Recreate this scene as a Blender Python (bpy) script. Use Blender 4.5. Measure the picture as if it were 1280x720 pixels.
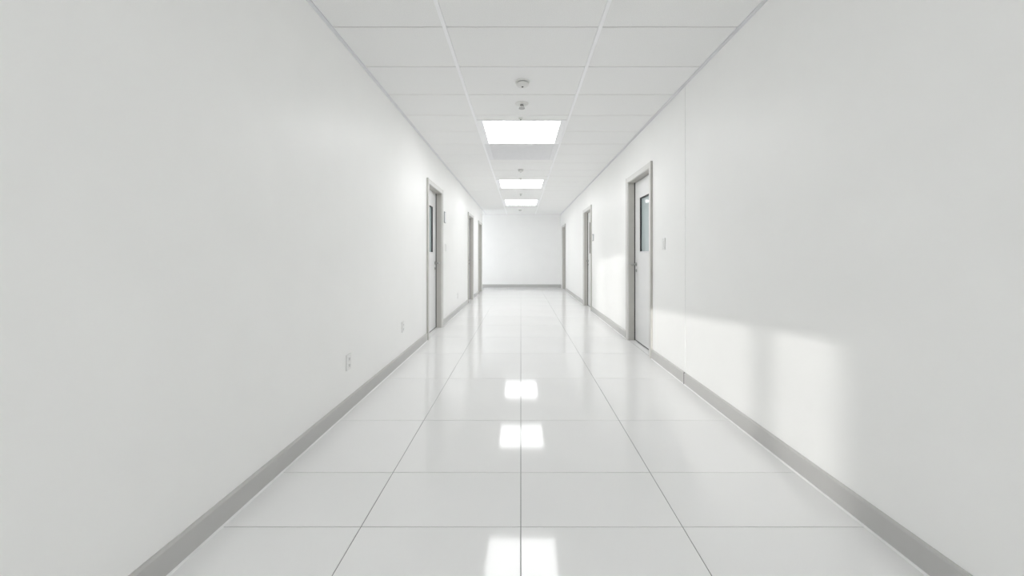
import bpy, bmesh, math
from mathutils import Vector, Matrix

for o in list(bpy.data.objects):
    bpy.data.objects.remove(o, do_unlink=True)
scene = bpy.context.scene
C = scene.collection

# ------------------------------------------------------------------ camera
FPX = 470.0                      # focal length in pixels of a 1280 wide frame
EYE = 1.158                      # eye height
CEIL = 2.698                     # ceiling height
XL, XR = -1.29, 1.485            # the two side walls
YB, YE = -3.0, 13.9              # wall behind the camera, wall at the end
cam_d = bpy.data.cameras.new('camera')
cam_d.sensor_width = 36.0
cam_d.lens = 36.0 * FPX / 1280.0
cam_d.shift_x = -11.0 / 1280.0
cam_d.shift_y = -40.0 / 1280.0
cam_d.clip_start = 0.02
cam = bpy.data.objects.new('camera', cam_d)
cam.location = (0, 0, EYE)
cam.rotation_euler = (math.pi / 2, 0, 0)
C.objects.link(cam)
scene.camera = cam

# ------------------------------------------------------------------ world, sun, exposure
world = bpy.data.worlds.new('sky')
scene.world = world
world.use_nodes = True
bg = world.node_tree.nodes['Background']
bg.inputs['Color'].default_value = (0.93, 0.96, 1.0, 1)
bg.inputs['Strength'].default_value = 2.9

SUN_T, SUN_E = 0.25, 0.08
sun_d = bpy.data.lights.new('sun', 'SUN')
sun_d.energy = 2.7
sun_d.angle = math.radians(0.7)
sun_d.color = (1.0, 0.985, 0.96)
sun = bpy.data.objects.new('sun', sun_d)
sun.rotation_euler = Vector((SUN_T, 1.0, -SUN_E)).to_track_quat('-Z', 'Y').to_euler()
sun.location = (-2, -8, 3)
C.objects.link(sun)

PANEL_EMISSION = 5.8
vs = scene.view_settings
vs.view_transform = 'Standard'
vs.look = 'None'
vs.exposure = 0.45
vs.gamma = 1.0
vs.use_curve_mapping = False
# a white corridor lives off many bounces of its own light
scene.cycles.max_bounces = 20
scene.cycles.diffuse_bounces = 16
scene.cycles.glossy_bounces = 6

# ------------------------------------------------------------------ materials
def principled(name, col, rough=0.5, metallic=0.0, ior=1.45, coat=0.0, coat_rough=0.03):
    m = bpy.data.materials.new(name)
    m.use_nodes = True
    b = m.node_tree.nodes['Principled BSDF']
    b.inputs['Base Color'].default_value = (*col, 1)
    b.inputs['Roughness'].default_value = rough
    b.inputs['Metallic'].default_value = metallic
    b.inputs['IOR'].default_value = ior
    b.inputs['Coat Weight'].default_value = coat
    b.inputs['Coat Roughness'].default_value = coat_rough
    return m

def add_noise(m, scale, amount, bump=0.0, bump_dist=0.001, detail=3.0, coord='Object', bump_scale=None):
    """gentle procedural colour variation and fine relief"""
    nt = m.node_tree
    b = nt.nodes['Principled BSDF']
    col = tuple(b.inputs['Base Color'].default_value)
    tc = nt.nodes.new('ShaderNodeTexCoord')
    n = nt.nodes.new('ShaderNodeTexNoise')
    n.inputs['Scale'].default_value = scale
    n.inputs['Detail'].default_value = detail
    nt.links.new(tc.outputs[coord], n.inputs['Vector'])
    r = nt.nodes.new('ShaderNodeValToRGB')
    r.color_ramp.elements[0].position = 0.3
    r.color_ramp.elements[1].position = 0.7
    r.color_ramp.elements[0].color = tuple(c * (1 - amount) for c in col[:3]) + (1,)
    r.color_ramp.elements[1].color = tuple(min(1, c * (1 + amount)) for c in col[:3]) + (1,)
    nt.links.new(n.outputs['Fac'], r.inputs['Fac'])
    nt.links.new(r.outputs['Color'], b.inputs['Base Color'])
    if bump:
        n2 = nt.nodes.new('ShaderNodeTexNoise')
        n2.inputs['Scale'].default_value = bump_scale or scale
        n2.inputs['Detail'].default_value = 4
        nt.links.new(tc.outputs[coord], n2.inputs['Vector'])
        bp = nt.nodes.new('ShaderNodeBump')
        bp.inputs['Strength'].default_value = bump
        bp.inputs['Distance'].default_value = bump_dist
        nt.links.new(n2.outputs['Fac'], bp.inputs['Height'])
        nt.links.new(bp.outputs['Normal'], b.inputs['Normal'])
    return m

M = {}
M['wall'] = add_noise(principled('satin_wall_paint', (0.915, 0.915, 0.905), 0.42), 3.0, 0.008, 0.05, 0.001, bump_scale=60)
M['wall_end'] = add_noise(principled('end_wall_paint', (0.915, 0.915, 0.91), 0.5), 3.0, 0.008)
M['tile'] = add_noise(principled('polished_floor_tile', (0.87, 0.87, 0.868), 0.075, ior=1.48), 1.4, 0.012, coord='Object')
M['grout'] = add_noise(principled('grey_grout', (0.30, 0.30, 0.30), 0.8), 60, 0.06)
M['base'] = add_noise(principled('grey_vinyl_skirting', (0.52, 0.515, 0.505), 0.33), 4, 0.015)
M['bead'] = add_noise(principled('white_sealant', (0.82, 0.82, 0.82), 0.3), 20, 0.02)
M['ctile'] = add_noise(principled('mineral_ceiling_tile', (0.855, 0.855, 0.85), 0.9), 170, 0.035, 0.35, 0.002, bump_scale=260)
M['grid'] = add_noise(principled('white_ceiling_grid', (0.93, 0.93, 0.945), 0.4), 8, 0.01)
M['tee'] = add_noise(principled('recessed_tee_grey', (0.24, 0.24, 0.24), 0.6), 8, 0.02)  # shade of the ceiling grooves, put into the tee's dark colour
M['plenum'] = add_noise(principled('plenum_board', (0.40, 0.40, 0.40), 0.9), 8, 0.03)
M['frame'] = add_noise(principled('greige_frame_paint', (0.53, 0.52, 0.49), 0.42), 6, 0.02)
M['casing'] = add_noise(principled('pale_casing_paint', (0.71, 0.705, 0.685), 0.42), 6, 0.02)
M['leaf'] = add_noise(principled('pale_grey_door_paint', (0.80, 0.80, 0.80), 0.4), 5, 0.012)
M['beadframe'] = add_noise(principled('white_glazing_bead', (0.74, 0.74, 0.75), 0.35), 9, 0.01)
M['gasket'] = add_noise(principled('dark_gasket', (0.05, 0.05, 0.055), 0.6), 9, 0.05)  # also stands for the shade in the gaps around the leaf
M['glass'] = add_noise(principled('tinted_vision_glass', (0.46, 0.53, 0.535), 0.04, ior=1.52), 2.0, 0.03)
M['steel'] = add_noise(principled('satin_steel', (0.42, 0.42, 0.41), 0.30, metallic=1.0), 30, 0.03)
M['plastic'] = add_noise(principled('white_plastic', (0.85, 0.85, 0.84), 0.32), 14, 0.01)
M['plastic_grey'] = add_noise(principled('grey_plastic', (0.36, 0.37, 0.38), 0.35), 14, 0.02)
M['angle'] = add_noise(principled('pale_grey_wall_angle', (0.74, 0.74, 0.765), 0.5), 8, 0.01)
M['joint'] = add_noise(principled('joint_sealant_grey', (0.74, 0.74, 0.73), 0.6), 20, 0.02)
M['detector'] = add_noise(principled('off_white_detector_plastic', (0.74, 0.74, 0.72), 0.4), 14, 0.01)
M['slot'] = add_noise(principled('dark_slot', (0.06, 0.06, 0.06), 0.5), 14, 0.05)
M['vent'] = add_noise(principled('vent_grey_white', (0.80, 0.80, 0.815), 0.5), 14, 0.015)

def emission_mat(name, strength):
    m = bpy.data.materials.new(name)
    m.use_nodes = True
    nt = m.node_tree
    nt.nodes.remove(nt.nodes['Principled BSDF'])
    e = nt.nodes.new('ShaderNodeEmission')
    e.inputs['Color'].default_value = (0.985, 0.992, 1.0, 1)
    e.inputs['Strength'].default_value = strength
    nt.links.new(e.outputs[0], nt.nodes['Material Output'].inputs['Surface'])
    return m
M['lit'] = emission_mat('lit_diffuser', PANEL_EMISSION)

def window_glass(name):
    m = bpy.data.materials.new(name)
    m.use_nodes = True
    nt = m.node_tree
    nt.nodes.remove(nt.nodes['Principled BSDF'])
    tr = nt.nodes.new('ShaderNodeBsdfTransparent')
    gl = nt.nodes.new('ShaderNodeBsdfGlossy')
    gl.inputs['Roughness'].default_value = 0.02
    mx = nt.nodes.new('ShaderNodeMixShader')
    mx.inputs['Fac'].default_value = 0.06
    nt.links.new(tr.outputs[0], mx.inputs[1])
    nt.links.new(gl.outputs[0], mx.inputs[2])
    nt.links.new(mx.outputs[0], nt.nodes['Material Output'].inputs['Surface'])
    return m
M['pane'] = window_glass('clear_window_glass')

# ------------------------------------------------------------------ helpers
def bm_box(bm, x0, x1, y0, y1, z0, z1, bevel=0.0, seg=1):
    x0, x1 = min(x0, x1), max(x0, x1)
    y0, y1 = min(y0, y1), max(y0, y1)
    z0, z1 = min(z0, z1), max(z0, z1)
    r = bmesh.ops.create_cube(bm, size=1.0)
    vs_ = r['verts']
    bmesh.ops.scale(bm, vec=(x1 - x0, y1 - y0, z1 - z0), verts=vs_)
    bmesh.ops.translate(bm, vec=((x0 + x1) / 2, (y0 + y1) / 2, (z0 + z1) / 2), verts=vs_)
    if bevel:
        ed = list({e for v in vs_ for e in v.link_edges})
        bmesh.ops.bevel(bm, geom=ed, offset=bevel, segments=seg, affect='EDGES', profile=0.5)

def bm_lathe(bm, prof, n=28, centre=(0, 0, 0), axis='Z'):
    """prof: list of (radius, height); closed at both ends where the radius is 0"""
    rings = []
    for r, h in prof:
        ring = []
        if r < 1e-6:
            pts = [(0, 0, h)]
        else:
            pts = [(r * math.cos(2 * math.pi * i / n), r * math.sin(2 * math.pi * i / n), h) for i in range(n)]
        for p in pts:
            if axis == 'X':
                p = (p[2], p[0], p[1])
            ring.append(bm.verts.new((p[0] + centre[0], p[1] + centre[1], p[2] + centre[2])))
        rings.append(ring)
    for a, b in zip(rings, rings[1:]):
        if len(a) == 1 and len(b) == 1:
            continue
        for i in range(n):
            j = (i + 1) % n
            if len(a) == 1:
                bm.faces.new((a[0], b[i], b[j]))
            elif len(b) == 1:
                bm.faces.new((a[i], b[0], a[j]))
            else:
                bm.faces.new((a[i], b[i], b[j], a[j]))
    bmesh.ops.recalc_face_normals(bm, faces=bm.faces[:])

def bm_tube(bm, pts, rad, n=12, flat=1.0):
    """round bar through pts, capped; radius may be a list"""
    rads = rad if isinstance(rad, (list, tuple)) else [rad] * len(pts)
    pts = [Vector(p) for p in pts]
    rings = []
    for i, p in enumerate(pts):
        if i == 0: d = pts[1] - pts[0]
        elif i == len(pts) - 1: d = pts[-1] - pts[-2]
        else: d = (pts[i + 1] - pts[i]).normalized() + (pts[i] - pts[i - 1]).normalized()
        d.normalize()
        up = Vector((0, 0, 1)) if abs(d.z) < 0.9 else Vector((1, 0, 0))
        s = d.cross(up).normalized(); u = s.cross(d).normalized()
        rings.append([bm.verts.new(p + s * (rads[i] * math.cos(2 * math.pi * k / n)) + u * (rads[i] * flat * math.sin(2 * math.pi * k / n))) for k in range(n)])
    for a, b in zip(rings, rings[1:]):
        for i in range(n):
            j = (i + 1) % n
            bm.faces.new((a[i], a[j], b[j], b[i]))
    bm.faces.new(rings[0]); bm.faces.new(rings[-1])
    bmesh.ops.recalc_face_normals(bm, faces=bm.faces[:])

def obj(name, bm, mat, parent=None, smooth=False, loc=None):
    me = bpy.data.meshes.new(name)
    bm.to_mesh(me); bm.free()
    me.materials.append(M[mat])
    if smooth:
        for p in me.polygons: p.use_smooth = True
        try: me.set_sharp_from_angle(angle=math.radians(35))
        except Exception: pass
    o = bpy.data.objects.new(name, me)
    C.objects.link(o)
    if parent: o.parent = parent
    if loc: o.location = loc
    return o

def box_obj(name, mat, parent, *a, bevel=0.0):
    bm = bmesh.new(); bm_box(bm, *a, bevel=bevel)
    return obj(name, bm, mat, parent)

def empty(name, loc=(0, 0, 0), rz=0.0):
    o = bpy.data.objects.new(name, None)
    o.empty_display_size = 0.1
    o.location = loc; o.rotation_euler = (0, 0, rz)
    C.objects.link(o)
    return o

def tag(o, label=None, cat=None, group=None, kind=None):
    if label: o['label'] = label
    if cat: o['category'] = cat
    if group: o['group'] = group
    if kind: o['kind'] = kind
    return o

def copy_thing(root):
    r = root.copy(); C.objects.link(r)
    for ch in list(root.children):
        c = ch.copy(); C.objects.link(c); c.parent = r
        for g in list(ch.children):
            d = g.copy(); C.objects.link(d); d.parent = c
    return r

# ------------------------------------------------------------------ doors: where they stand
OPEN_W, OPEN_H = 0.865, 2.165        # clear opening
CAS_W, CAS_P = 0.066, 0.022          # casing width and how far it stands off the wall
RIGHT_DOORS = [4.306, 7.93, 12.50]   # near side of each opening
LEFT_DOORS = [5.215, 9.20, 11.42]
NICHE = 0.20                         # depth of the wall opening
WT = 0.32                            # wall thickness
PASS_Y, PASS_X = 12.62, -2.55          # added side passage off the far left corner
SEAM = 3.398                         # joint between two wall panels on the right

# ------------------------------------------------------------------ floor
floor = box_obj('floor', 'grout', None, XL - 0.15, XR + 0.15, YB - 0.1, YE + 0.1, -0.12, -0.0022)
tag(floor, 'white polished floor of large tiles running down the corridor', 'floor', kind='structure')
cols = [XL, -0.684, 0.0, 0.692, XR]
rows = [1.608, 2.012, 2.648, 3.557]
while rows[-1] + 0.91 < YE - 0.3: rows.append(rows[-1] + 0.91)
rows.append(YE)
near = [1.608 - 0.404]
while near[-1] - 0.404 > YB + 0.2: near.append(near[-1] - 0.404)
near.append(YB)
rows = near[::-1] + rows
G = 0.0019
tile_cache = {}
for i in range(len(rows) - 1):
    for j in range(4):
        w = cols[j + 1] - cols[j] - 2 * G
        l = rows[i + 1] - rows[i] - 2 * G
        key = (round(w, 4), round(l, 4))
        if key not in tile_cache:
            bm = bmesh.new(); bm_box(bm, -w / 2, w / 2, -l / 2, l / 2, -0.012, 0.0, bevel=0.0007)
            me = bpy.data.meshes.new('floor_tile'); bm.to_mesh(me); bm.free()
            me.materials.append(M['tile']); tile_cache[key] = me
        o = bpy.data.objects.new('floor_tile', tile_cache[key]); C.objects.link(o)
        o.parent = floor
        o.location = ((cols[j] + cols[j + 1]) / 2, (rows[i] + rows[i + 1]) / 2, 0)

# ------------------------------------------------------------------ walls
def wall_segments(bm, xin, side, y0, y1, doors):
    """solid wall from y0 to y1 with a niche for each door opening"""
    xo = xin + side * WT
    xn = xin + side * NICHE
    cur = y0
    for d in doors:
        a, b = d - 0.012, d + OPEN_W + 0.012       # rough opening, the frame fills the rest
        if a < y0 or b > y1: continue
        bm_box(bm, xin, xo, cur, a, -0.12, CEIL + 0.1)
        bm_box(bm, xin, xo, a, b, OPEN_H + 0.012, CEIL + 0.1)
        bm_box(bm, xn, xo, a, b, -0.12, OPEN_H + 0.012)
        cur = b
    bm_box(bm, xin, xo, cur, y1, -0.12, CEIL + 0.1)

bm = bmesh.new(); wall_segments(bm, XL, -1, YB, PASS_Y, LEFT_DOORS)
wl = obj('wall_left', bm, 'wall')
tag(wl, 'long satin white wall on the left with three doors', 'wall', kind='structure')

wr = empty('wall_right', (XR, 0, 0))
tag(wr, 'long satin white wall on the right with a vertical panel joint', 'wall', kind='structure')
def rel(o, p):
    o.parent = p; o.matrix_parent_inverse = Matrix.Translation(-Vector(p.location)); return o
bm = bmesh.new(); wall_segments(bm, XR, 1, YB, SEAM - 0.007, [])
rel(obj('wall_panel', bm, 'wall'), wr)
bm = bmesh.new(); wall_segments(bm, XR + 0.002, 1, SEAM + 0.007, YE, RIGHT_DOORS)
rel(obj('wall_panel', bm, 'wall'), wr)
rel(box_obj('joint_strip', 'joint', None, XR + 0.004, XR + WT - 0.01, SEAM - 0.007, SEAM + 0.007, 0, CEIL), wr)

we = box_obj('wall_end', 'wall_end', None, PASS_X - 0.1, XR + WT, YE, YE + 0.2, -0.12, CEIL + 0.1)
tag(we, 'plain white wall closing the far end of the corridor', 'wall', kind='structure')

# added side passage and unseen window, put in to brighten the end wall
bm = bmesh.new()
bm_box(bm, PASS_X, XL - WT, PASS_Y - 0.1, PASS_Y, -0.12, CEIL + 0.1)
for a in ((PASS_Y, PASS_Y + 0.12, -0.12, CEIL + 0.1), (YE - 0.12, YE, -0.12, CEIL + 0.1), (PASS_Y + 0.12, YE - 0.12, -0.12, 0.85), (PASS_Y + 0.12, YE - 0.12, 2.25, CEIL + 0.1)):
    bm_box(bm, PASS_X - 0.08, PASS_X, *a)
tag(obj('wall_passage', bm, 'wall_end'), 'white walls of the side passage at the far left', 'wall', kind='structure')
r = empty('window_3', (PASS_X - 0.04, (PASS_Y + YE) / 2, 0.85))
tag(r, 'tall window at the end of the side passage', 'window', kind='structure')
rel(box_obj('window_pane', 'pane', None, PASS_X - 0.042, PASS_X - 0.038, PASS_Y + 0.15, YE - 0.15, 0.88, 2.22), r)
for a in ((PASS_Y + 0.12, PASS_Y + 0.15, 0.85, 2.25), (YE - 0.15, YE - 0.12, 0.85, 2.25), (PASS_Y + 0.15, YE - 0.15, 0.85, 0.88), (PASS_Y + 0.15, YE - 0.15, 2.22, 2.25)):
    rel(box_obj('window_frame', 'beadframe', None, PASS_X - 0.06, PASS_X - 0.02, *a), r)
for x0, x1 in ((PASS_X, -1.92), (-1.92, XL)):
    box_obj('floor_tile', 'tile', floor, x0 + G, x1 - G, PASS_Y + G, YE - G, -0.012, 0.0, bevel=0.0007)
box_obj('floor_bed', 'grout', floor, PASS_X - 0.08, XL - 0.15, PASS_Y - 0.1, YE + 0.1, -0.12, -0.0022)

# wall behind the camera with two daylight windows
WINS = [(-0.36, 0.305, 0.36, 1.15, 0.1475), (-1.13, -0.62, 0.70, 1.90, -0.895)]
bm = bmesh.new()
xs = [XL - WT, WINS[1][0], WINS[1][1], WINS[0][0], WINS[0][1], XR + WT]
bt = 0.06
for a, b in ((xs[0], xs[1]), (xs[2], xs[3]), (xs[4], xs[5])):
    bm_box(bm, a, b, YB - bt, YB, -0.12, CEIL + 0.1)
for w in WINS:
    bm_box(bm, w[0], w[1], YB - bt, YB, -0.12, w[2])
    bm_box(bm, w[0], w[1], YB - bt, YB, w[3], CEIL + 0.1)
wb = obj('wall_back', bm, 'wall_end')
tag(wb, 'white wall behind the viewer with two windows', 'wall', kind='structure')
for n, w in enumerate(WINS):
    r = empty('window_%d' % (n + 1), ((w[0] + w[1]) / 2, YB - 0.03, w[2]))
    tag(r, ['low window with one mullion behind the viewer', 'taller narrow window behind the viewer'][n], 'window', kind='structure')
    ft = 0.012
    for a in ((w[0], w[0] + ft, w[2], w[3]), (w[1] - ft, w[1], w[2], w[3]), (w[0] + ft, w[1] - ft, w[2], w[2] + ft), (w[0] + ft, w[1] - ft, w[3] - ft, w[3])):
        rel(box_obj('window_frame', 'beadframe', None, a[0], a[1], YB - 0.04, YB - 0.02, a[2], a[3]), r)
    mw = 0.018 if n == 0 else 0.010
    rel(box_obj('mullion', 'beadframe', None, w[4] - mw, w[4] + mw, YB - 0.035, YB - 0.025, w[2] + ft, w[3] - ft), r)
    for a, b in ((w[0] + ft, w[4] - mw), (w[4] + mw, w[1] - ft)):
        rel(box_obj('window_pane', 'pane', None, a, b, YB - 0.032, YB - 0.028, w[2] + ft, w[3] - ft), r)

# ------------------------------------------------------------------ skirtings
BH, BT = 0.108, 0.013
def skirting(name, label, runs, xin, side):
    root = empty(name, (xin, 0, 0))
    tag(root, label, 'baseboard', kind='structure')
    for y0, y1 in runs:
        bm = bmesh.new()
        xi = xin - side * BT                  # face towards the corridor
        prof = [(xin, 0.0), (xi, 0.0), (xi, BH - 0.010), (xi + side * 0.006, BH - 0.003), (xi + side * 0.009, BH), (xin, BH)]
        A = [bm.verts.new((p[0], y0, p[1])) for p in prof]
        B = [bm.verts.new((p[0], y1, p[1])) for p in prof]
        k = len(prof)
        for i in range(k):
            j = (i + 1) % k
            bm.faces.new((A[i], A[j], B[j], B[i]))
        bm.faces.new(A[::-1]); bm.faces.new(B)
        bmesh.ops.recalc_face_normals(bm, faces=bm.faces[:])
        rel(obj('skirting_board', bm, 'base'), root)
        bm = bmesh.new()
        prof = [(xi, 0.0), (xi - side * 0.007, 0.0), (xi - side * 0.006, 0.0025), (xi - side * 0.003, 0.0055), (xi, 0.007)]
        A = [bm.verts.new((p[0], y0, p[1])) for p in prof]
        B = [bm.verts.new((p[0], y1, p[1])) for p in prof]
        for i in range(len(prof)):
            j = (i + 1) % len(prof)
            bm.faces.new((A[i], A[j], B[j], B[i]))
        bm.faces.new(A[::-1]); bm.faces.new(B)
        bmesh.ops.recalc_face_normals(bm, faces=bm.faces[:])
        tag(rel(obj('sealant_bead', bm, 'bead'), root), 'thin white sealant line along the floor')
    return root

def runs_between(doors, cuts=(), end=None):
    end = end or YE - BT
    out = []; cur = YB
    stops = sorted([(d - CAS_W, d + OPEN_W + CAS_W) for d in doors] + [(c - cg, c + cg) for c, cg in cuts])
    for a, b in stops:
        out.append((cur, a)); cur = b
    if end - cur > 0.02: out.append((cur, end))
    return out
skirting('baseboard_left', 'grey skirting along the left wall', runs_between(LEFT_DOORS, ((1.17, 0.0015),), PASS_Y), XL, -1)
skirting('baseboard_right', 'grey skirting along the right wall', runs_between(RIGHT_DOORS, ((SEAM, 0.009),)), XR, 1)
rel(box_obj('joint_gap', 'slot', None, XR - 0.010, XR + 0.002, SEAM - 0.009, SEAM + 0.009, 0, BH - 0.004), bpy.data.objects['baseboard_right'])
be = empty('baseboard_end', (0, YE, 0))
tag(be, 'grey skirting along the far end wall', 'baseboard', kind='structure')
rel(box_obj('skirting_board', 'base', None, PASS_X, XR - BT, YE - BT, YE, 0, BH, bevel=0.002), be)

# ------------------------------------------------------------------ ceiling
ceil = box_obj('ceiling', 'plenum', None, XL - 0.1, XR + 0.1, YB - 0.05, YE + 0.1, CEIL + 0.012, CEIL + 0.1)
tag(ceil, 'suspended ceiling of white mineral tiles in a white grid', 'ceiling', kind='structure')
RXL, RXR = -0.514, 0.536             # main runners
RW = 0.013                           # half width of a runner
PITCH, Y0 = 0.528, 2.531
ylines = [Y0 + k * PITCH for k in range(-11, 22)]
ylines = [YB] + [y for y in ylines if YB + 0.1 < y < YE - 0.1] + [YE]
# units in the middle column: lit panels and the air vent
LIGHTS = [(-2.6, -1.72), (4.255, 5.171), (7.575, 8.545), (10.30, 11.45)]  # first panel is unseen, added behind the viewer to brighten the near end
VENT = (5.171, 6.02)
units = LIGHTS + [VENT]
columns = [(XL + 0.026, RXL - RW), (RXL + RW, RXR - RW), (RXR + RW, XR - 0.026)]
TG = 0.0042
tile_cache = {}
def ceiling_tile(x0, x1, y0, y1):
    w, l = x1 - x0, y1 - y0
    key = (round(w, 3), round(l, 3))
    if key not in tile_cache:
        bm = bmesh.new(); bm_box(bm, -w / 2, w / 2, -l / 2, l / 2, 0, 0.014, bevel=0.0015)
        me = bpy.data.meshes.new('ceiling_tile'); bm.to_mesh(me); bm.free()
        me.materials.append(M['ctile']); tile_cache[key] = me
    o = bpy.data.objects.new('ceiling_tile', tile_cache[key]); C.objects.link(o)
    o.parent = ceil; o.location = ((x0 + x1) / 2, (y0 + y1) / 2, CEIL)
for c, (cx0, cx1) in enumerate(columns):
    for y0, y1 in zip(ylines, ylines[1:]):
        spans = [(y0, y1)]
        if c == 1:
            for a, b in units:
                nxt = []
                for s, e in spans:
                    if b <= s or a >= e: nxt.append((s, e)); continue
                    if a - s > 0.03: nxt.append((s, a))
                    if e - b > 0.03: nxt.append((b, e))
                spans = nxt
        for s, e in spans:
            ceiling_tile(cx0 + 0.001, cx1 - 0.001, s + TG, e - TG)
    for y in ylines[1:-1]:
        if c == 1 and any(a - 0.01 < y < b + 0.01 for a, b in units): continue
        box_obj('cross_tee', 'tee', ceil, cx0, cx1, y - 0.008, y + 0.008, CEIL + 0.0095, CEIL + 0.012)
for x in (RXL, RXR):
    box_obj('main_runner', 'grid', ceil, x - RW, x + RW, YB, YE, CEIL - 0.003, CEIL + 0.012, bevel=0.001)
for x0, x1 in ((XL, XL + 0.026), (XR - 0.026, XR)):
    box_obj('wall_angle', 'angle', ceil, x0, x1, YB, YE, CEIL - 0.004, CEIL + 0.012)

box_obj('ceiling_board', 'ctile', ceil, PASS_X - 0.08, XL - 0.1, PASS_Y - 0.1, YE + 0.1, CEIL, CEIL + 0.1)
box_obj('ceiling_board', 'ctile', ceil, XL - 0.1, XL, PASS_Y, YE, CEIL, CEIL + 0.012)

def ring(bm, x0, x1, y0, y1, z0, z1, bx, by0, by1, bevel=0.0):
    bm_box(bm, x0, x0 + bx, y0, y1, z0, z1, bevel=bevel)
    bm_box(bm, x1 - bx, x1, y0, y1, z0, z1, bevel=bevel)
    bm_box(bm, x0 + bx, x1 - bx, y0, y0 + by0, z0, z1, bevel=bevel)
    bm_box(bm, x0 + bx, x1 - bx, y1 - by1, y1, z0, z1, bevel=bevel)

LL = ['lit ceiling panel overhead behind the viewer, out of the picture',
      'large square lit ceiling panel nearest the viewer, in front of the grey vent',
      'second lit ceiling panel, standing alone behind the vent',
      'farthest lit ceiling panel, nearest the end wall']
for (a, b), lab in zip(LIGHTS, LL):
    cx = (RXL + RXR) / 2
    t = empty('ceiling_light', (cx, (a + b) / 2, CEIL))
    tag(t, lab, 'ceiling light', 'square lit ceiling panels')
    hx = (RXR - RXL) / 2 - RW - 0.001
    hy = (b - a) / 2 - 0.003
    fx = 0.068; fy = 0.030
    bm = bmesh.new(); ring(bm, -hx, hx, -hy, hy, -0.003, 0.0115, fx, fy, fy, bevel=0.001)
    obj('frame', bm, 'grid', t)
    bm = bmesh.new(); bm_box(bm, -hx + fx, hx - fx, -hy + fy, hy - fy, 0.001, 0.006)
    obj('diffuser', bm, 'lit', t)

# air vent behind the first lit panel
a, b = VENT
t = empty('ceiling_vent', ((RXL + RXR) / 2, (a + b) / 2, CEIL))
tag(t, 'pale grey square air vent in the ceiling behind the nearest lit panel', 'vent')
hx = (RXR - RXL) / 2 - RW - 0.001; hy = (b - a) / 2 - 0.003
bm = bmesh.new(); ring(bm, -hx, hx, -hy, hy, -0.003, 0.0115, 0.07, 0.05, 0.04, bevel=0.001)
obj('vent_frame', bm, 'vent', t)
bm = bmesh.new(); bm_box(bm, -hx + 0.07, hx - 0.07, -hy + 0.05, hy - 0.04, 0.0085, 0.0115)
obj('vent_back', bm, 'plenum', t)
ns = 16
span = 2 * hy - 0.09
for i in range(ns):
    y = -hy + 0.05 + (i + 0.5) * span / ns
    bm = bmesh.new(); bm_box(bm, -hx + 0.07, hx - 0.07, y - span / ns * 0.40, y + span / ns * 0.40, -0.001, 0.002)
    obj('slat', bm, 'vent', t)

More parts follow.
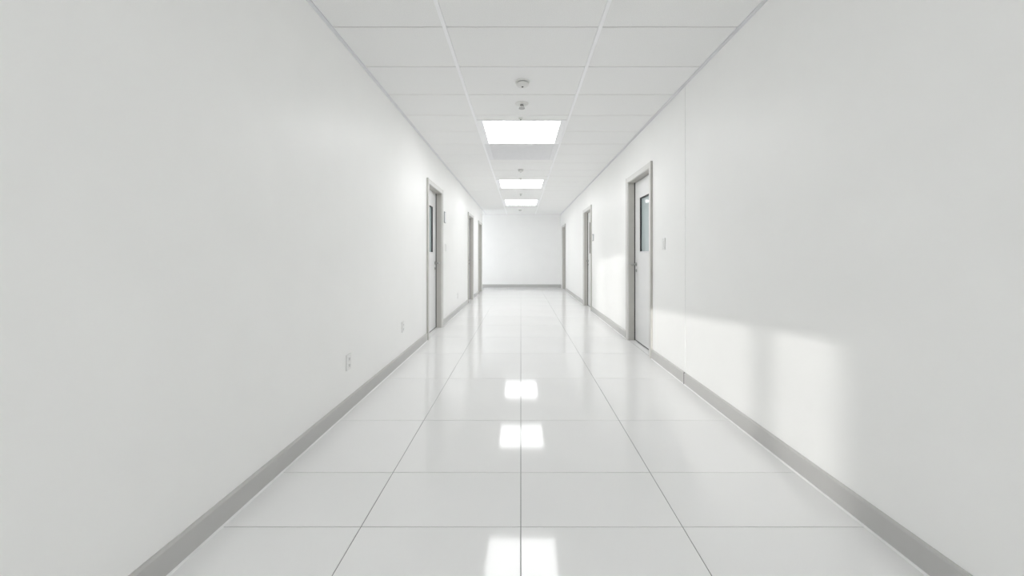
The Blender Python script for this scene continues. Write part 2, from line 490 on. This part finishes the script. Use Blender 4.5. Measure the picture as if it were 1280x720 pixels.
# ------------------------------------------------------------------ doors
DL = 0.045                            # leaf thickness
LEAF_BACK = 0.085                     # leaf face lies this far behind the wall face
def make_door(name, label, xin, side, d):
    """local x: +x goes into the wall, y along the corridor from 0 (near jamb) to OPEN_W"""
    root = empty(name, (xin, d, 0))
    tag(root, label, 'door', kind='structure')
    s = side
    def bx(bm, x0, x1, *r, bevel=0.0): bm_box(bm, s * x0, s * x1, *r, bevel=bevel)
    W, H = OPEN_W, OPEN_H
    jt = 0.012
    # jamb lining, one piece on each side and across the top
    bm = bmesh.new(); bx(bm, 0.0, 0.19, -jt, 0, 0, H); obj('jamb', bm, 'frame', root)
    bm = bmesh.new(); bx(bm, 0.0, 0.19, W, W + jt, 0, H); obj('jamb', bm, 'frame', root)
    bm = bmesh.new(); bx(bm, 0.0, 0.19, -jt, W + jt, H, H + jt); obj('head_jamb', bm, 'frame', root)
    # stop behind the leaf
    bm = bmesh.new()
    x0, x1 = LEAF_BACK + DL + 0.002, LEAF_BACK + DL + 0.02
    bx(bm, x0, x1, 0, 0.02, 0, H); bx(bm, x0, x1, W - 0.02, W, 0, H); bx(bm, x0, x1, 0.02, W - 0.02, H - 0.02, H)
    obj('door_stop', bm, 'gasket', root)
    # casing standing off the wall
    bm = bmesh.new(); bx(bm, -CAS_P, 0.0, -CAS_W + 0.009, 0.0, 0, H + CAS_W, bevel=0.002); obj('casing', bm, 'casing', root)
    bm = bmesh.new(); bx(bm, -CAS_P, 0.0, W, W + CAS_W - 0.009, 0, H + CAS_W, bevel=0.002); obj('casing', bm, 'casing', root)
    bm = bmesh.new(); bx(bm, -CAS_P, 0.0, 0.0, W, H, H + CAS_W, bevel=0.003); obj('head_casing', bm, 'casing', root)
    # outer edge of both uprights, its shade put in as darker paint
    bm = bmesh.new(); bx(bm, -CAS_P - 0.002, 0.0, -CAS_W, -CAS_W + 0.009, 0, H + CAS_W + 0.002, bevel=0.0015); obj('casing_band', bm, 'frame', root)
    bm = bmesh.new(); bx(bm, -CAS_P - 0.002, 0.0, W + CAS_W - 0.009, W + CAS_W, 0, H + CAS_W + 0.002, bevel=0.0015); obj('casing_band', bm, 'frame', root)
    # floor tile running into the opening
    t = box_obj('floor_tile', 'tile', floor, xin + s * 0.002, xin + s * (LEAF_BACK + 0.005), d + 0.001, d + W - 0.001, -0.012, 0.0, bevel=0.0007)
    # dark strip under the leaf, painting in the shade of the gap
    bm = bmesh.new(); bx(bm, LEAF_BACK + 0.006, LEAF_BACK + DL + 0.02, 0, W, -0.010, 0.003, bevel=0.001); obj('threshold', bm, 'gasket', root)
    # dark strip painting in the shaded gap between leaf and far jamb
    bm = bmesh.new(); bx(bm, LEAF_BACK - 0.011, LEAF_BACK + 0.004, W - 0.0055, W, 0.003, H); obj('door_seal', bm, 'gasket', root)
    # leaf with a real opening for the glass
    g = 0.006
    l0, l1, z0, z1 = g, W - g, 0.014, H - g
    gy0, gy1, gz0, gz1 = 0.245, 0.655, 1.205, 1.925
    f0, f1 = LEAF_BACK, LEAF_BACK + DL
    bm = bmesh.new()
    bx(bm, f0, f1, l0, gy0, z0, z1); bx(bm, f0, f1, gy1, l1, z0, z1)
    bx(bm, f0, f1, gy0, gy1, z0, gz0); bx(bm, f0, f1, gy0, gy1, gz1, z1)
    bmesh.ops.remove_doubles(bm, verts=bm.verts[:], dist=1e-5)
    leaf = obj('door_leaf', bm, 'leaf', root)
    tag(leaf, 'pale grey flush door leaf')
    bm = bmesh.new(); bx(bm, f0 + 0.018, f0 + 0.024, gy0 + 0.002, gy1 - 0.002, gz0 + 0.002, gz1 - 0.002)
    tag(obj('vision_pane', bm, 'glass', leaf), 'tall tinted vision pane')
    for a in ((gy0, gy0 + 0.014, gz0, gz1), (gy1 - 0.014, gy1, gz0, gz1), (gy0 + 0.014, gy1 - 0.014, gz1 - 0.014, gz1)):
        bm = bmesh.new(); bx(bm, f0 - 0.001, f0 + 0.018, *a); obj('glazing_bead', bm, 'gasket', leaf)
    bm = bmesh.new(); bx(bm, f0 - 0.004, f0 + 0.018, gy0 + 0.014, gy1 - 0.014, gz0 - 0.004, gz0 + 0.014, bevel=0.001)
    obj('glazing_sill', bm, 'beadframe', leaf)
    # lever handle on the far (latch) side
    hy, hz = W - 0.06, 1.045
    bm = bmesh.new(); bm_lathe(bm, [(0, 0.0), (0.026, 0.0), (0.026, -0.006), (0.022, -0.009), (0, -0.009)], 24, (0, 0, 0), 'X')
    if s < 0: bmesh.ops.scale(bm, vec=(-1, 1, 1), verts=bm.verts[:]); bmesh.ops.recalc_face_normals(bm, faces=bm.faces[:])
    obj('handle_rose', bm, 'steel', leaf, True, (s * f0, hy, hz))
    bm = bmesh.new()
    bm_tube(bm, [(s * f0, hy, hz), (s * (f0 - 0.058), hy, hz), (s * (f0 - 0.070), hy - 0.006, hz), (s * (f0 - 0.074), hy - 0.02, hz), (s * (f0 - 0.072), hy - 0.12, hz - 0.002)],
            [0.012, 0.012, 0.012, 0.012, 0.010], 12)
    obj('lever_handle', bm, 'steel', leaf, True)
    bm = bmesh.new(); bm_lathe(bm, [(0, 0.0), (0.022, 0.0), (0.022, -0.005), (0.010, -0.008), (0, -0.008)], 20, (0, 0, 0), 'X')
    if s < 0: bmesh.ops.scale(bm, vec=(-1, 1, 1), verts=bm.verts[:]); bmesh.ops.recalc_face_normals(bm, faces=bm.faces[:])
    obj('lock_cylinder', bm, 'steel', leaf, True, (s * f0, hy, hz - 0.085))
    return root
DLAB = ['grey-framed door with vision pane nearest the viewer on the right wall',
        'second grey-framed door along the right wall, beside a small grey plate',
        'farthest door on the right wall by the end wall',
        'grey-framed door nearest the viewer on the left wall',
        'second grey-framed door along the left wall',
        'farthest door on the left wall by the end wall']
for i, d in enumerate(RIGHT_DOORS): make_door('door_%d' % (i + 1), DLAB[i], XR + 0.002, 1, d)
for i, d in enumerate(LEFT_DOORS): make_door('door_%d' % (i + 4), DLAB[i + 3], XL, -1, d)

# ------------------------------------------------------------------ plates on the walls
def plate(name, xin, side, y, z, w, h, mat='plastic', proud=0.008):
    t = empty(name, (xin, y, z))
    bm = bmesh.new(); bm_box(bm, -side * proud, 0, -w / 2, w / 2, -h / 2, h / 2, bevel=0.003, seg=2)
    obj('cover_plate', bm, mat, t)
    return t
def light_switch(xin, side, y, z, label):
    t = plate('light_switch', xin, side, y, z, 0.082, 0.122)
    tag(t, label, 'light switch', 'light switches on the walls')
    bm = bmesh.new(); bm_box(bm, -side * 0.013, -side * 0.007, -0.018, 0.018, -0.034, 0.034, bevel=0.002)
    obj('rocker', bm, 'plastic', t)
    for dz in (-0.048, 0.048):
        bm = bmesh.new(); bm_lathe(bm, [(0, -0.0095), (0.0035, -0.009), (0.0035, -0.007), (0, -0.007)], 12, (0, 0, 0), 'X')
        if side < 0: bmesh.ops.scale(bm, vec=(-1, 1, 1), verts=bm.verts[:])
        obj('screw', bm, 'steel', t, False, (0, 0, dz))
def outlet(xin, side, y, z, label):
    t = plate('wall_outlet', xin, side, y, z, 0.075, 0.118)
    tag(t, label, 'outlet', 'wall outlets above the left skirting')
    for dz in (-0.024, 0.024):
        bm = bmesh.new(); bm_box(bm, -side * 0.011, -side * 0.007, -0.017, 0.017, dz - 0.016, dz + 0.016, bevel=0.002)
        r = obj('socket', bm, 'plastic', t)
        for dy in (-0.007, 0.007):
            bm = bmesh.new(); bm_box(bm, -side * 0.0114, -side * 0.0105, dy - 0.0013, dy + 0.0013, dz - 0.004, dz + 0.008)
            obj('slot', bm, 'slot', r)
        bm = bmesh.new(); bm_box(bm, -side * 0.0114, -side * 0.0105, -0.003, 0.003, dz - 0.012, dz - 0.007)
        obj('slot', bm, 'slot', r)
light_switch(XR, 1, 3.90, 1.283, 'white switch on the right wall beside the nearest door')
light_switch(XL, -1, 6.45, 1.30, 'white switch on the left wall below the grey plate')
outlet(XL, -1, 2.81, 0.366, 'white double outlet low on the left wall, nearest the viewer')
outlet(XL, -1, 4.10, 0.385, 'white outlet low on the left wall just before the door')
outlet(XL, -1, 7.67, 0.345, 'white outlet low on the left wall between the two doors')
def sign(xin, side, y, z, w, h, label):
    t = plate('room_sign', xin, side, y, z, w, h, 'plastic_grey', 0.012)
    bm = bmesh.new(); bm_box(bm, -side * 0.0145, -side * 0.011, -w / 2 + 0.012, w / 2 - 0.012, -h / 2 + 0.012, h / 2 - 0.012, bevel=0.001)
    obj('insert', bm, 'vent', t)
    tag(t, label, 'sign', 'grey plates beside the doors')
sign(XL, -1, 6.36, 1.81, 0.11, 0.19, 'small grey plate beside the nearest door on the left')
sign(XR + 0.002, 1, 7.72, 1.535, 0.12, 0.14, 'small grey plate beside the second door on the right')

# ------------------------------------------------------------------ detectors and sprinklers on the ceiling
def detector(x, y, r, label):
    t = empty('smoke_detector', (x, y, CEIL))
    tag(t, label, 'detector', 'round detectors along the ceiling')
    bm = bmesh.new(); bm_lathe(bm, [(0, 0), (r, 0), (r, -0.010), (r * 0.97, -0.013), (0, -0.013)], 36); obj('mounting_base', bm, 'detector', t, True)
    bm = bmesh.new(); bm_lathe(bm, [(0, -0.013), (r * 0.80, -0.013), (r * 0.80, -0.020), (0, -0.020)], 36); obj('inlet_ring', bm, 'plastic_grey', t, True)  # ring in dark grey, standing for the shadow band under the base
    bm = bmesh.new(); bm_lathe(bm, [(0, -0.020), (r * 0.88, -0.020), (r * 0.86, -0.030), (r * 0.62, -0.043), (r * 0.30, -0.046), (0, -0.046)], 36); obj('cap', bm, 'detector', t, True)
    bm = bmesh.new(); bm_lathe(bm, [(0, -0.044), (r * 0.15, -0.044), (r * 0.13, -0.049), (0, -0.050)], 16); obj('sensor_eye', bm, 'slot', t, True)
    for k in (-1, 1):
        bm = bmesh.new(); bm_lathe(bm, [(0, -0.036), (r * 0.08, -0.036), (r * 0.06, -0.0465), (0, -0.047)], 10, (k * r * 0.42, -r * 0.1, 0)); obj('indicator', bm, 'vent', t, True)
def sprinkler(x, y, label, k=1.0):
    t = empty('sprinkler_head', (x, y, CEIL))
    tag(t, label, 'sprinkler', 'sprinkler heads along the ceiling')
    bm = bmesh.new(); bm_lathe(bm, [(0, 0), (0.048 * k, 0), (0.048 * k, -0.004), (0.030 * k, -0.012), (0, -0.012)], 28); obj('escutcheon', bm, 'detector', t, True)
    bm = bmesh.new(); bm_lathe(bm, [(0, -0.012), (0.013 * k, -0.012), (0.013 * k, -0.026), (0, -0.026)], 16); obj('body', bm, 'steel', t, True)
    for sx in (-1, 1):
        bm = bmesh.new(); bm_tube(bm, [(sx * 0.011 * k, 0, -0.024), (sx * 0.016 * k, 0, -0.034), (sx * 0.004 * k, 0, -0.048)], 0.003, 8); obj('frame_arm', bm, 'steel', t, True)
    bm = bmesh.new(); bm_lathe(bm, [(0, -0.046), (0.022 * k, -0.047), (0.022 * k, -0.050), (0, -0.051)], 20); obj('deflector', bm, 'steel', t, True)
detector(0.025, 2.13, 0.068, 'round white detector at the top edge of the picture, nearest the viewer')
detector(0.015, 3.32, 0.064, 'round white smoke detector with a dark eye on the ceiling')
sprinkler(0.010, 3.80, 'sprinkler head with a round flange between the detector and the first lit panel', 1.4)
sprinkler(0.0, 4.20, 'small sprinkler head at the near edge of the first lit panel', 0.55)
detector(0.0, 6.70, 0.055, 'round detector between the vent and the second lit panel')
sprinkler(0.0, 7.45, 'small sprinkler head at the near edge of the second lit panel', 0.9)
sprinkler(0.0, 9.30, 'sprinkler head between the second and third lit panels', 0.9)
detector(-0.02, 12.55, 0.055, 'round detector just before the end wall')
